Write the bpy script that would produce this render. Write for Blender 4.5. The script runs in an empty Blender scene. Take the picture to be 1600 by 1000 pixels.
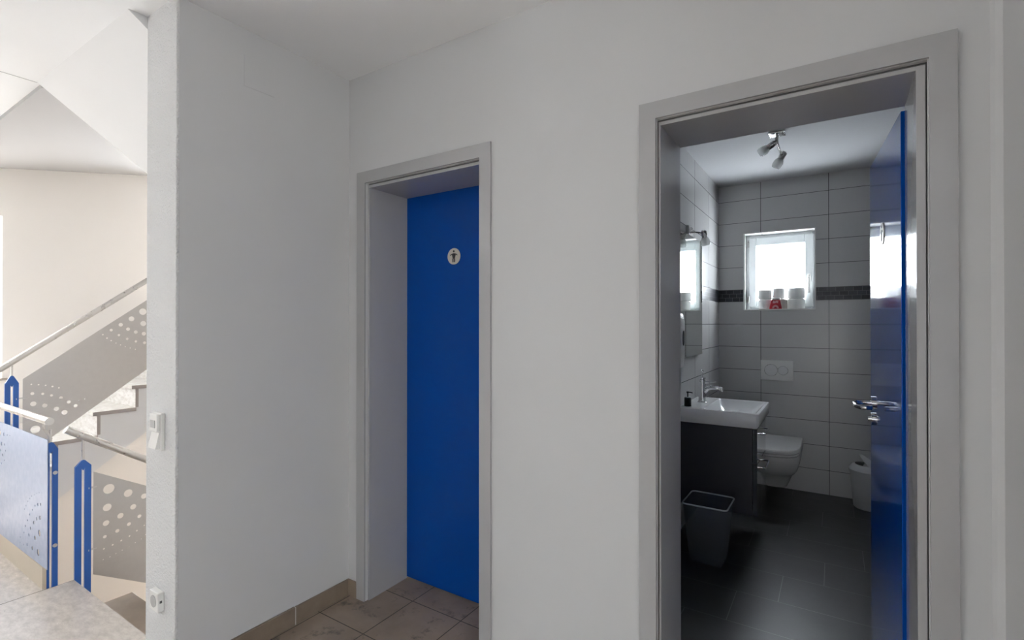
import bpy, bmesh, math, random
from mathutils import Vector, Matrix
PI = math.pi
random.seed(4)
scene = bpy.context.scene
col = scene.collection

# ------------------------------------------------------------------ camera, sky, exposure
TH, PITCH, HC_CAM, FPX = 0.5739, 0.0047, 1.3363, 779.92
cam_d = bpy.data.cameras.new('camera')
cam_d.sensor_width = 36.0
cam_d.lens = FPX / 1600 * 36.0
cam_d.clip_start = 0.02
cam = bpy.data.objects.new('camera', cam_d)
cam.location = (0, 0, HC_CAM)
cam.rotation_euler = (PI / 2 + PITCH, 0, TH)
col.objects.link(cam)
scene.camera = cam

scene.view_settings.view_transform = 'Standard'
scene.view_settings.look = 'None'
scene.view_settings.gamma = 1
scene.view_settings.use_curve_mapping = False
scene.view_settings.exposure = 0.0

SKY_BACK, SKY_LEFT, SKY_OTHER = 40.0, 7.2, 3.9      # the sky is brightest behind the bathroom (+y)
world = bpy.data.worlds.new('world')
scene.world = world
world.use_nodes = True
wn = world.node_tree
bg = wn.nodes['Background']
tc = wn.nodes.new('ShaderNodeTexCoord')
sp = wn.nodes.new('ShaderNodeSeparateXYZ')
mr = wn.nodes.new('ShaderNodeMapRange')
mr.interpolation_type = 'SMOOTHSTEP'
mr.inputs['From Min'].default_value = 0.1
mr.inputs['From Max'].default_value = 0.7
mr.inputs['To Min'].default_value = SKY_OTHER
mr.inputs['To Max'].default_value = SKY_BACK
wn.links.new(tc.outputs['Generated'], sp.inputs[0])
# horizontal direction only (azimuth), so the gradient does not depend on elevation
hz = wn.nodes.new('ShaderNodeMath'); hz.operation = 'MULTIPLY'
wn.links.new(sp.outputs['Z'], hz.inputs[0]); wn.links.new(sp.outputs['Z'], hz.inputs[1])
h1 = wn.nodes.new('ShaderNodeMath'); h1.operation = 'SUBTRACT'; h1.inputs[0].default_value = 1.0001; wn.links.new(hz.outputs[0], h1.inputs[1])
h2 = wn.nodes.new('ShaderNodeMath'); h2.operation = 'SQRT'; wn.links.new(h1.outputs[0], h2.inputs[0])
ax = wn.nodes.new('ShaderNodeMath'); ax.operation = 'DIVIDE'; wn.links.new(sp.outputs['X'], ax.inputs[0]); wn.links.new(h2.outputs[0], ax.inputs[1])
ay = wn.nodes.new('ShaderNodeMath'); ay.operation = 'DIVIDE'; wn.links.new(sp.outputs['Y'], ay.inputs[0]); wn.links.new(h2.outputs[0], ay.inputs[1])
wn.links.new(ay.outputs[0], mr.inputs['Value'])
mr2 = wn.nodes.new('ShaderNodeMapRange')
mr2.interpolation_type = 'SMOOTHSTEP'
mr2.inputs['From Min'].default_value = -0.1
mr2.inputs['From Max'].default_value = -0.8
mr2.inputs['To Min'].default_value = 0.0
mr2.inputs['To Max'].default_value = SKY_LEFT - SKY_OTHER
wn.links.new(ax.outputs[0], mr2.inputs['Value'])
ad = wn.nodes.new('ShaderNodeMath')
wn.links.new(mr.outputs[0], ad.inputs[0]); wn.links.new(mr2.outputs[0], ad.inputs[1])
# light ground outside: a bit brighter than the sky near the horizon
mg = wn.nodes.new('ShaderNodeMapRange'); mg.inputs['From Min'].default_value = 0.05; mg.inputs['From Max'].default_value = -0.35
mg.inputs['To Min'].default_value = 1.0; mg.inputs['To Max'].default_value = 1.0
wn.links.new(sp.outputs['Z'], mg.inputs['Value'])
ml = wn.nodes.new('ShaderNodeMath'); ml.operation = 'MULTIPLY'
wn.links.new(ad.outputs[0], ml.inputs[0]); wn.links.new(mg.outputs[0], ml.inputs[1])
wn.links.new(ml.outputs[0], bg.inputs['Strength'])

mc = wn.nodes.new('ShaderNodeMix'); mc.data_type = 'RGBA'
mf = wn.nodes.new('ShaderNodeMapRange'); mf.inputs['From Min'].default_value = 0.1; mf.inputs['From Max'].default_value = 0.6
wn.links.new(ay.outputs[0], mf.inputs['Value']); wn.links.new(mf.outputs[0], mc.inputs[0])
mc.inputs[6].default_value = (1.0, 0.995, 0.985, 1); mc.inputs[7].default_value = (0.87, 0.935, 1.0, 1)
wn.links.new(mc.outputs[2], bg.inputs['Color'])

# steep sun on the stairwell side of the house
sun_d = bpy.data.lights.new('sun', 'SUN'); sun_d.energy = 32.0; sun_d.angle = math.radians(2); sun_d.color = (1.0, 0.95, 0.88)
sun = bpy.data.objects.new('sun', sun_d); col.objects.link(sun)
sun.rotation_euler = Vector((0.5, -0.02, -0.87)).to_track_quat('-Z', 'Y').to_euler()

# ------------------------------------------------------------------ materials
class G:
    """small node-graph writer"""
    def __init__(s, name):
        s.m = bpy.data.materials.new(name); s.m.use_nodes = True
        s.nt = s.m.node_tree
        s.b = s.nt.nodes['Principled BSDF']
        s._pos = None
    def n(s, t): return s.nt.nodes.new(t)
    def put(s, sock, v):
        if isinstance(v, bpy.types.NodeSocket): s.nt.links.new(v, sock)
        else: sock.default_value = v
    def math(s, op, a, b=None, c=None):
        n = s.n('ShaderNodeMath'); n.operation = op
        s.put(n.inputs[0], a)
        if b is not None: s.put(n.inputs[1], b)
        if c is not None: s.put(n.inputs[2], c)
        return n.outputs[0]
    def pos(s):
        if not s._pos:
            g = s.n('ShaderNodeNewGeometry'); x = s.n('ShaderNodeSeparateXYZ')
            s.nt.links.new(g.outputs['Position'], x.inputs[0])
            s._pos = (x.outputs[0], x.outputs[1], x.outputs[2], g.outputs['Position'])
        return s._pos
    def noise(s, scale, detail=3, rough=0.5, vec=None):
        n = s.n('ShaderNodeTexNoise')
        n.inputs['Scale'].default_value = scale; n.inputs['Detail'].default_value = detail
        n.inputs['Roughness'].default_value = rough
        s.nt.links.new(vec if vec is not None else s.pos()[3], n.inputs['Vector'])
        return n.outputs['Fac']
    def mix(s, f, a, b):
        n = s.n('ShaderNodeMix'); n.data_type = 'RGBA'
        s.put(n.inputs[0], f); s.put(n.inputs[6], a); s.put(n.inputs[7], b)
        return n.outputs[2]
    def ramp(s, v, lo, hi, a=0.0, b=1.0):
        n = s.n('ShaderNodeMapRange'); n.clamp = True
        s.put(n.inputs['Value'], v)
        n.inputs['From Min'].default_value = lo; n.inputs['From Max'].default_value = hi
        n.inputs['To Min'].default_value = a; n.inputs['To Max'].default_value = b
        return n.outputs[0]
    def joint(s, c, origin, pitch, w):
        d = s.math('ADD', s.math('SUBTRACT', c, origin), w / 2)
        return s.math('LESS_THAN', s.math('FLOORED_MODULO', d, pitch), w)
    def bump(s, h, strength=0.3, dist=0.002):
        n = s.n('ShaderNodeBump'); n.inputs['Strength'].default_value = strength
        n.inputs['Distance'].default_value = dist
        s.nt.links.new(h, n.inputs['Height']); s.nt.links.new(n.outputs[0], s.b.inputs['Normal'])
    def set(s, **k):
        for a, v in k.items(): s.put(s.b.inputs[a.replace('_', ' ')], v)
        return s

def c4(r, g, b): return (r, g, b, 1)
def plain(name, c, rough=0.5, metal=0.0, spec=0.5, var=0.0, coat=0.0):
    g = G(name); g.set(Roughness=rough, Metallic=metal)
    g.b.inputs['Specular IOR Level'].default_value = spec
    g.b.inputs['Coat Weight'].default_value = coat
    g.b.inputs['Coat Roughness'].default_value = 0.05
    f = g.noise(14, 4)
    k = max(var, 0.02)
    g.set(Base_Color=g.mix(f, c4(*[v * (1 - k) for v in c]), c4(*[min(1, v * (1 + k)) for v in c])))
    return g.m

def plaster(name, c, scale, strength, dist, rough=0.85):
    g = G(name); g.set(Roughness=rough)
    g.b.inputs['Specular IOR Level'].default_value = 0.25
    f = g.noise(3, 3)
    g.set(Base_Color=g.mix(f, c4(*[v * 0.975 for v in c]), c4(*[min(1, v * 1.02) for v in c])))
    g.bump(g.noise(scale, 4, 0.6), strength, dist)
    return g.m

M = {}
M['wall'] = plaster('wall_paint', (0.615, 0.62, 0.625), 90, 0.10, 0.001)
M['ceiling'] = plaster('ceiling_paint', (0.87, 0.88, 0.89), 60, 0.08, 0.001)
M['rough'] = plaster('rough_plaster', (0.80, 0.805, 0.81), 120, 0.9, 0.012)
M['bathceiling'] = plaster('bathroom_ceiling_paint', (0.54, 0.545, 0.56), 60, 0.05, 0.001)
M['soffit'] = plaster('soffit_paint', (0.80, 0.805, 0.81), 40, 0.06, 0.001)
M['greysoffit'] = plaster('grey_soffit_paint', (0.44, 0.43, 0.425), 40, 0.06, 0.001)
M['beige'] = plaster('beige_paint', (0.86, 0.82, 0.77), 60, 0.08, 0.001)
M['stringer'] = plaster('stair_side_paint', (0.86, 0.845, 0.83), 60, 0.05, 0.001)

# stairwell outer wall: warm beige below a sloping paint line, pale grey above
g = G('two_tone_stairwell_paint'); g.set(Roughness=0.85)
x, y, z, p = g.pos()
upper = g.math('GREATER_THAN', z, 9.0)
f = g.noise(2.5, 3)
g.set(Base_Color=g.mix(upper, g.mix(f, c4(0.90, 0.86, 0.815), c4(0.92, 0.885, 0.845)), c4(0.62, 0.61, 0.60)))
M['stairwall'] = g.m

def wall_tile(name, ax, origin):
    g = G(name)
    x, y, z, p = g.pos()
    u = {'x': x, 'y': y}[ax]
    jv = g.joint(u, origin, 0.475, 0.004)
    low = g.joint(z, 0.0, 0.1888, 0.0035)
    hi = g.joint(z, 1.610, 0.1875, 0.0035)
    above = g.math('GREATER_THAN', z, 1.606)
    jh = g.math('ADD', g.math('MULTIPLY', low, g.math('SUBTRACT', 1.0, above)), g.math('MULTIPLY', hi, above))
    j = g.math('MAXIMUM', jv, jh)
    inb = g.math('MULTIPLY', g.math('GREATER_THAN', z, 1.511), g.math('LESS_THAN', z, 1.608))
    row = g.math('FLOOR', g.math('DIVIDE', g.math('SUBTRACT', z, 1.511), 0.0325))
    bo = g.math('ADD', u, g.math('MULTIPLY', row, 0.0245))
    bv = g.joint(bo, 0.0, 0.056, 0.0028)
    bh = g.joint(z, 1.511, 0.0325, 0.0028)
    bj = g.math('MAXIMUM', bv, bh)
    cell = g.math('ADD', g.math('MULTIPLY', g.math('FLOOR', g.math('DIVIDE', bo, 0.056)), 7.13), g.math('MULTIPLY', row, 3.7))
    wn_ = g.n('ShaderNodeTexWhiteNoise'); wn_.noise_dimensions = '1D'; g.nt.links.new(cell, wn_.inputs['W'])
    brick = g.mix(wn_.outputs['Value'], c4(0.012, 0.013, 0.019), c4(0.032, 0.033, 0.045))
    band = g.mix(bj, brick, c4(0.15, 0.15, 0.16))
    f = g.noise(5, 4)
    tile = g.mix(j, g.mix(f, c4(0.585, 0.583, 0.58), c4(0.62, 0.618, 0.615)), c4(0.09, 0.09, 0.095))
    g.set(Base_Color=g.mix(inb, tile, band), Roughness=g.ramp(inb, 0, 1, 0.22, 0.33))
    jj = g.math('ADD', g.math('MULTIPLY', j, g.math('SUBTRACT', 1.0, inb)), g.math('MULTIPLY', bj, inb))
    g.bump(g.math('SUBTRACT', 1.0, jj), 0.4, 0.001)
    return g.m
M['tile_x'] = wall_tile('grey_wall_tile_back', 'x', -0.512)
M['tile_y'] = wall_tile('grey_wall_tile_side', 'y', 3.693)

g = G('anthracite_floor_tile')
x, y, z, p = g.pos()
PITCH_R = 0.2885
row = g.math('FLOOR', g.math('DIVIDE', g.math('SUBTRACT', y, 2.411), PITCH_R))
uo = g.math('SUBTRACT', x, g.math('ADD', -0.413, g.math('MULTIPLY', row, 0.182)))
j = g.math('MAXIMUM', g.joint(uo, 0, 0.57, 0.0035), g.joint(y, 2.411, PITCH_R, 0.003))
f = g.noise(6, 6, 0.65)
mpn = g.n('ShaderNodeMapping'); mpn.inputs['Scale'].default_value = (6, 26, 6); mpn.inputs['Rotation'].default_value = (0, 0, 0.25)
g.nt.links.new(p, mpn.inputs[0])
slate = g.noise(2.2, 6, 0.6, mpn.outputs[0])
base = g.mix(f, c4(0.014, 0.0145, 0.015), c4(0.026, 0.027, 0.029))
g.set(Base_Color=g.mix(j, base, c4(0.12, 0.12, 0.118)), Roughness=g.ramp(f, 0.3, 0.7, 0.36, 0.45))
g.b.inputs['Specular IOR Level'].default_value = 0.8
g.bump(g.math('SUBTRACT', slate, g.math('MULTIPLY', j, 0.8)), 0.12, 0.002)
M['bathfloor'] = g.m

g = G('brown_stone_floor_tile')
x, y, z, p = g.pos()
j = g.math('MAXIMUM', g.joint(x, -1.702, 0.293, 0.0045), g.joint(y, 1.456, 0.300, 0.0045))
f = g.noise(4.5, 6, 0.6); f2 = g.noise(11, 5, 0.7)
base = g.mix(g.ramp(f, 0.35, 0.68), c4(0.25, 0.195, 0.15), c4(0.36, 0.285, 0.225))
base = g.mix(g.ramp(f2, 0.56, 0.68, 0, 0.8), base, c4(0.085, 0.08, 0.075))
g.set(Base_Color=g.mix(j, base, c4(0.055, 0.045, 0.035)), Roughness=g.ramp(f, 0.3, 0.7, 0.38, 0.55))
g.bump(g.math('SUBTRACT', 1.0, j), 0.4, 0.0015)
M['hallfloor'] = g.m

g = G('skirting_stone')
f = g.noise(5, 6, 0.6)
g.set(Base_Color=g.mix(g.ramp(f, 0.35, 0.7), c4(0.20, 0.155, 0.115), c4(0.29, 0.235, 0.18)), Roughness=0.4)
M['skirting'] = g.m

g = G('polished_landing_stone')
x, y, z, p = g.pos()
mpn = g.n('ShaderNodeMapping'); mpn.inputs['Scale'].default_value = (1.0, 2.2, 1.0); mpn.inputs['Rotation'].default_value = (0, 0, 0.5)
g.nt.links.new(p, mpn.inputs[0])
f = g.noise(16, 7, 0.65, mpn.outputs[0]); f2 = g.noise(38, 5, 0.6, mpn.outputs[0])
j = g.math('MAXIMUM', g.joint(x, -3.32, 1.22, 0.005), 0.0)
base = g.mix(g.ramp(f, 0.35, 0.65), c4(0.50, 0.455, 0.415), c4(0.64, 0.59, 0.54))
base = g.mix(g.ramp(f2, 0.60, 0.72, 0, 0.5), base, c4(0.38, 0.35, 0.32))
g.set(Base_Color=g.mix(j, base, c4(0.10, 0.09, 0.08)), Roughness=g.ramp(f, 0.3, 0.7, 0.16, 0.28))
M['landing'] = g.m

g = G('white_marble')
mpn = g.n('ShaderNodeMapping'); mpn.inputs['Scale'].default_value = (1.0, 1.0, 2.5)
g.nt.links.new(g.pos()[3], mpn.inputs[0])
f = g.noise(20, 7, 0.65, mpn.outputs[0])
g.set(Base_Color=g.mix(g.ramp(f, 0.42, 0.75), c4(0.80, 0.785, 0.76), c4(0.58, 0.545, 0.50)), Roughness=0.22)
M['marble'] = g.m
M['stone_edge'] = plain('grey_brown_stone_edge', (0.40, 0.35, 0.32), 0.4, var=0.1)

g = G('tread_edge_marble')
M['tread_dark'] = plain('beige_tread_stone', (0.36, 0.29, 0.23), 0.3, var=0.2)

def metal(name, c, rough, an=0.0):
    g = G(name); g.set(Metallic=1.0, Base_Color=c4(*c))
    f = g.noise(30, 4)
    g.set(Roughness=g.ramp(f, 0.3, 0.7, rough * 0.85, rough * 1.15))
    return g.m
M['steel'] = metal('brushed_steel', (0.62, 0.60, 0.575), 0.30)
M['panel'] = metal('matt_steel_sheet', (0.52, 0.50, 0.485), 0.44)
def brushed(name, c, tangent, rough=0.46):
    m_ = metal(name, c, rough); n_ = m_.node_tree; p_ = n_.nodes['Principled BSDF']
    p_.inputs['Anisotropic'].default_value = 0.85
    v_ = n_.nodes.new('ShaderNodeCombineXYZ')
    for k_ in range(3): v_.inputs[k_].default_value = tangent[k_]
    n_.links.new(v_.outputs[0], p_.inputs['Tangent'])
    return m_
M['panel_level'] = brushed('sky_tinted_steel_sheet', (0.31, 0.365, 0.49), (0, 0, 1))  # blue in the base colour stands for sky reflected in the steel
M['chrome'] = metal('chrome', (0.78, 0.79, 0.80), 0.08)
M['satin'] = metal('satin_nickel', (0.52, 0.51, 0.50), 0.28)
M['railblue'] = plain('blue_rail_enamel', (0.016, 0.105, 0.40), 0.35)
M['blue'] = plain('blue_door_lacquer', (0.001, 0.060, 0.33), 0.09, coat=0.0, spec=0.22)
M['blue_closed'] = M['blue']
M['framegrey'] = plain('grey_frame_lacquer', (0.42, 0.42, 0.425), 0.11)
M['rubber'] = plain('dark_grey_seal', (0.10, 0.10, 0.10), 0.7)
M['white_plastic'] = plain('white_plastic', (0.80, 0.80, 0.78), 0.3)
M['grey_plastic'] = plain('grey_plastic', (0.33, 0.35, 0.37), 0.35)
M['ceramic'] = plain('white_ceramic', (0.93, 0.935, 0.94), 0.07)
M['toiletceramic'] = plain('toilet_ceramic', (0.93, 0.93, 0.92), 0.10)
M['pvc'] = plain('white_window_plastic', (0.78, 0.82, 0.83), 0.28)
M['cabinet'] = plain('anthracite_cabinet_foil', (0.026, 0.027, 0.038), 0.38)
M['gloss'] = plain('glossy_anthracite_front', (0.03, 0.031, 0.04), 0.05, coat=1.0)
M['black'] = plain('black_plastic', (0.012, 0.012, 0.014), 0.35)
M['paper'] = plain('toilet_paper', (0.95, 0.95, 0.94), 0.95)
M['card'] = plain('cardboard_core', (0.32, 0.25, 0.19), 0.9)
M['red'] = plain('red_print', (0.45, 0.012, 0.03), 0.4)
M['pink'] = plain('pink_print', (0.78, 0.45, 0.48), 0.4)
M['signdisc'] = plain('pale_sign_disc', (0.66, 0.63, 0.56), 0.25)
M['signink'] = plain('black_sign_ink', (0.012, 0.012, 0.014), 0.5)
M['cream'] = plain('cream_curb_paint', (0.52, 0.45, 0.36), 0.6)
M['windowsill'] = plain('brown_stone_sill', (0.36, 0.31, 0.27), 0.4)
M['binwhite'] = plain('white_bin_plastic', (0.70, 0.71, 0.71), 0.4)
M['grime'] = plain('grey_socket_insert', (0.42, 0.42, 0.42), 0.4)

def glass(name, tint=(1, 1, 1), ior=1.45, rough=0.0):
    m = bpy.data.materials.new(name); m.use_nodes = True
    nt = m.node_tree; nt.nodes.clear()
    o = nt.nodes.new('ShaderNodeOutputMaterial'); mx = nt.nodes.new('ShaderNodeMixShader')
    t = nt.nodes.new('ShaderNodeBsdfTransparent'); gl = nt.nodes.new('ShaderNodeBsdfGlossy')
    fr = nt.nodes.new('ShaderNodeFresnel'); fr.inputs['IOR'].default_value = ior
    t.inputs[0].default_value = c4(*tint); gl.inputs['Roughness'].default_value = rough
    ge = nt.nodes.new('ShaderNodeNewGeometry'); iv = nt.nodes.new('ShaderNodeMath'); iv.operation = 'SUBTRACT'; iv.inputs[0].default_value = 1.0
    mu = nt.nodes.new('ShaderNodeMath'); mu.operation = 'MULTIPLY'
    nt.links.new(ge.outputs['Backfacing'], iv.inputs[1]); nt.links.new(iv.outputs[0], mu.inputs[0]); nt.links.new(fr.outputs[0], mu.inputs[1])
    nt.links.new(mu.outputs[0], mx.inputs[0]); nt.links.new(t.outputs[0], mx.inputs[1]); nt.links.new(gl.outputs[0], mx.inputs[2])
    nt.links.new(mx.outputs[0], o.inputs[0])
    return m
M['glass'] = glass('clear_window_glass')
M['lampglass'] = glass('clear_lamp_glass', (0.93, 0.94, 0.94), ior=1.7)
m = bpy.data.materials.new('satin_lamp_glass'); m.use_nodes = True
nt = m.node_tree; pb = nt.nodes['Principled BSDF']
pb.inputs['Base Color'].default_value = c4(0.95, 0.96, 0.96); pb.inputs['Roughness'].default_value = 0.12
tr = nt.nodes.new('ShaderNodeBsdfTransparent'); mx = nt.nodes.new('ShaderNodeMixShader'); mx.inputs[0].default_value = 0.30
nt.links.new(tr.outputs[0], mx.inputs[1]); nt.links.new(pb.outputs[0], mx.inputs[2])
nt.links.new(mx.outputs[0], nt.nodes['Material Output'].inputs[0])
M['lampglass'] = m
# cloudy translucent plastic of the waste basket
m = bpy.data.materials.new('smoky_clear_plastic'); m.use_nodes = True
nt = m.node_tree; pb = nt.nodes['Principled BSDF']
pb.inputs['Base Color'].default_value = c4(0.25, 0.26, 0.29); pb.inputs['Roughness'].default_value = 0.3
tr = nt.nodes.new('ShaderNodeBsdfTransparent'); tr.inputs[0].default_value = c4(0.85, 0.87, 0.9)
mx = nt.nodes.new('ShaderNodeMixShader'); mx.inputs[0].default_value = 0.13
nt.links.new(tr.outputs[0], mx.inputs[1]); nt.links.new(pb.outputs[0], mx.inputs[2])
nt.links.new(mx.outputs[0], nt.nodes['Material Output'].inputs[0])
M['smoky'] = m
g = G('mirror_silver'); g.set(Base_Color=c4(0.80, 0.84, 0.82), Metallic=1.0, Roughness=0.01)
M['mirror'] = g.m

# ------------------------------------------------------------------ mesh helpers
def B(): return bmesh.new()
def box(bm, x0, x1, y0, y1, z0, z1, bev=0.0, seg=2):
    r = bmesh.ops.create_cube(bm, size=1.0)
    vs = r['verts']
    mat = Matrix.Translation(((x0 + x1) / 2, (y0 + y1) / 2, (z0 + z1) / 2)) @ Matrix.Diagonal((abs(x1 - x0), abs(y1 - y0), abs(z1 - z0), 1))
    bmesh.ops.transform(bm, matrix=mat, verts=vs)
    if bev:
        es = list({e for v in vs for e in v.link_edges})
        bmesh.ops.bevel(bm, geom=es, offset=bev, segments=seg, affect='EDGES', profile=0.5)
    return bm
def cyl(bm, p0, p1, r0, r1=None, seg=20, caps=True):
    p0, p1 = Vector(p0), Vector(p1); r1 = r0 if r1 is None else r1
    d = p1 - p0; q = d.to_track_quat('Z', 'Y').to_matrix()
    a = [bm.verts.new(p0 + q @ Vector((r0 * math.cos(t), r0 * math.sin(t), 0))) for t in [2 * PI * i / seg for i in range(seg)]]
    b = [bm.verts.new(p1 + q @ Vector((r1 * math.cos(t), r1 * math.sin(t), 0))) for t in [2 * PI * i / seg for i in range(seg)]]
    for i in range(seg):
        k = (i + 1) % seg; bm.faces.new((a[i], a[k], b[k], b[i]))
    if caps: bm.faces.new(a[::-1]); bm.faces.new(b)
    return bm
def lathe(bm, prof, o=(0, 0, 0), seg=32, sx=1.0, sy=1.0, closed=False):
    o = Vector(o); rings = []
    for r, z in prof:
        if r < 1e-6: rings.append([bm.verts.new(o + Vector((0, 0, z)))])
        else: rings.append([bm.verts.new(o + Vector((r * sx * math.cos(2 * PI * i / seg), r * sy * math.sin(2 * PI * i / seg), z))) for i in range(seg)])
    if closed: rings.append(rings[0])
    for a, b in zip(rings, rings[1:]):
        for i in range(seg):
            k = (i + 1) % seg
            f = [a[i % len(a)], a[k % len(a)], b[k % len(b)], b[i % len(b)]]
            f = list(dict.fromkeys(f))
            if len(f) > 2:
                try: bm.faces.new(f)
                except ValueError: pass
    return bm
def tube(bm, pts, r, seg=14, closed=False):
    pts = [Vector(p) for p in pts]; n = len(pts); rings = []
    rs = r if isinstance(r, (list, tuple)) else [r] * n
    up = None
    for i, p in enumerate(pts):
        if closed: t = (pts[(i + 1) % n] - pts[i - 1]).normalized()
        else: t = (pts[min(i + 1, n - 1)] - pts[max(i - 1, 0)]).normalized()
        if up is None:
            up = t.orthogonal().normalized()
        up = (up - t * up.dot(t)).normalized(); s = t.cross(up)
        rings.append([bm.verts.new(p + rs[i] * (up * math.cos(2 * PI * k / seg) + s * math.sin(2 * PI * k / seg))) for k in range(seg)])
    if closed: rings.append(rings[0])
    for a, b in zip(rings, rings[1:]):
        for i in range(seg):
            k = (i + 1) % seg; bm.faces.new((a[i], a[k], b[k], b[i]))
    if not closed: bm.faces.new(rings[0][::-1]); bm.faces.new(rings[-1])
    return bm
def smoothpath(pts, n=6):
    """Catmull-Rom"""
    P = [Vector(p) for p in pts]; P = [2 * P[0] - P[1]] + P + [2 * P[-1] - P[-2]]; out = []
    for i in range(1, len(P) - 2):
        for k in range(n):
            t = k / n
            out.append(0.5 * ((2 * P[i]) + (P[i + 1] - P[i - 1]) * t + (2 * P[i - 1] - 5 * P[i] + 4 * P[i + 1] - P[i + 2]) * t * t + (3 * P[i] - P[i - 1] - 3 * P[i + 1] + P[i + 2]) * t ** 3))
    out.append(P[-2]); return out
def prism(bm, poly, axis, a, b):
    """extrude a 2D polygon (u,z) for axis x or y, (x,y) for axis z, between a and b"""
    def mk(u, v, w):
        return {'x': (w, u, v), 'y': (u, w, v), 'z': (u, v, w)}[axis]
    lo = [bm.verts.new(mk(u, v, a)) for u, v in poly]; hi = [bm.verts.new(mk(u, v, b)) for u, v in poly]
    n = len(poly)
    for i in range(n): bm.faces.new((lo[i], lo[(i + 1) % n], hi[(i + 1) % n], hi[i]))
    bm.faces.new(lo[::-1]); bm.faces.new(hi)
    return bm
def loft(bm, rings, capa=True, capb=True):
    R = [[bm.verts.new(p) for p in r] for r in rings]
    for a, b in zip(R, R[1:]):
        n = len(a)
        for i in range(n): bm.faces.new((a[i], a[(i + 1) % n], b[(i + 1) % n], b[i]))
    if capa: bm.faces.new(R[0][::-1])
    if capb: bm.faces.new(R[-1])
    return bm
def rrect(x0, x1, y0, y1, r, z, seg=5):
    out = []
    for cx, cy, a0 in ((x1 - r, y1 - r, 0), (x0 + r, y1 - r, 90), (x0 + r, y0 + r, 180), (x1 - r, y0 + r, 270)):
        for k in range(seg + 1):
            a = math.radians(a0 + 90 * k / seg); out.append((cx + r * math.cos(a), cy + r * math.sin(a), z))
    return out

def wloc(o):
    v = Vector((0, 0, 0))
    while o is not None: v += Vector(o.location); o = o.parent
    return v
def obj(name, bm, mat, parent=None, local=False, smooth=False, angle=35):
    bmesh.ops.remove_doubles(bm, verts=bm.verts[:], dist=1e-6)
    bmesh.ops.recalc_face_normals(bm, faces=bm.faces[:])
    me = bpy.data.meshes.new(name); bm.to_mesh(me); bm.free()
    if parent is not None and not local: me.transform(Matrix.Translation(-wloc(parent)))
    for m_ in (mat if isinstance(mat, (list, tuple)) else [mat]): me.materials.append(m_)
    if smooth:
        for p_ in me.polygons: p_.use_smooth = True
        me.set_sharp_from_angle(angle=math.radians(angle))
    o = bpy.data.objects.new(name, me); col.objects.link(o)
    if parent is not None: o.parent = parent
    return o
def thing(name, label, cat, loc=(0, 0, 0), rotz=0.0, group=None):
    o = bpy.data.objects.new(name, None); o.empty_display_size = 0.1
    o.location = loc; o.rotation_euler = (0, 0, rotz); col.objects.link(o)
    return tag(o, label, cat, group)
def tag(o, label, cat, group=None):
    o['label'] = label; o['category'] = cat
    if group: o['group'] = group
    return o
def struct(o, label=None, cat=None):
    o['kind'] = 'structure'
    if label: o['label'] = label
    if cat: o['category'] = cat
    return o
def wall(name, boxes, mat, label, cat='wall', bev=0.0):
    bm = B()
    for b_ in boxes: box(bm, *b_, bev=bev)
    return struct(obj(name, bm, mat), label, cat)

# ------------------------------------------------------------------ the setting
CEIL = 2.532
YW = 1.633                      # face of the wall with the two doors
XL = -2.0155                    # face of the left wall
# floors
wall('floor_hall', [(-2.10, 2.9, -4.0, 1.905, -0.15, 0.0), (-1.9, -1.2, 1.905, 1.99, -0.15, 0.0)], M['hallfloor'], 'brown stone tiles on the hall floor before the doors', 'floor')
wall('floor_landing', [(-5.7, -2.10, -4.0, 0.835, -0.22, 0.0), (-3.32, -2.10, 0.835, 0.947, -0.22, 0.0)], M['landing'], 'polished grey beige stone slab floor of the stair landing', 'floor')
wall('floor_bathroom', [(-1.0, 1.0, 1.905, 4.9, -0.15, 0.0)], M['bathfloor'], 'anthracite slate look tiles on the bathroom floor', 'floor')
wall('floor_stairwell', [(-5.7, -2.2, 0.55, 3.6, -1.75, -1.6)], M['tread_dark'], 'stone floor at the foot of the descending stairs', 'floor')
wall('light_stop_below_landing', [(-5.7, -3.32, 0.60, 0.80, -1.7, -0.22), (-3.32, -2.2, 0.60, 0.90, -1.7, -0.22)], M['beige'], 'unseen wall added under the landing edge to stop light leaks')  # out of view, added to keep sky light from entering the well below
# ceilings
wall('ceiling_hall', [(-3.335, 2.9, -4.0, 0.80, CEIL, 2.72), (-2.257, 2.9, 0.80, 1.90, CEIL, 2.72), (-5.7, -3.335, -4.0, 0.815, CEIL, 2.72)], M['ceiling'], 'white painted ceiling of hall and landing', 'ceiling')
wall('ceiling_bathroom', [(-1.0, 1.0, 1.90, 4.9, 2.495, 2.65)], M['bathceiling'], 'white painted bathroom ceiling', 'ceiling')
# soffit of the flight that comes back from the half landing, and the gently rising plaster beside it
bm = B(); prism(bm, [(0.80, 2.532), (3.55, 0.58), (3.55, 0.85), (0.80, 2.80)], 'x', -3.335, -2.262)
struct(obj('ceiling_flight_underside', bm, M['soffit']), 'white sloping underside of the upper stair flight', 'ceiling')
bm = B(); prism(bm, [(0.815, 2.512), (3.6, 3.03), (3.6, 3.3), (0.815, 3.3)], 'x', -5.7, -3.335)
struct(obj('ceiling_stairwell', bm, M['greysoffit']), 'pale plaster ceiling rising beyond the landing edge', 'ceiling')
bm = B(); box(bm, -3.337, -3.333, -4.0, 0.80, CEIL - 0.001, CEIL + 0.01)
struct(obj('trim_6', bm, M['framegrey']), 'thin joint line across the landing ceiling', 'trim')
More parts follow.
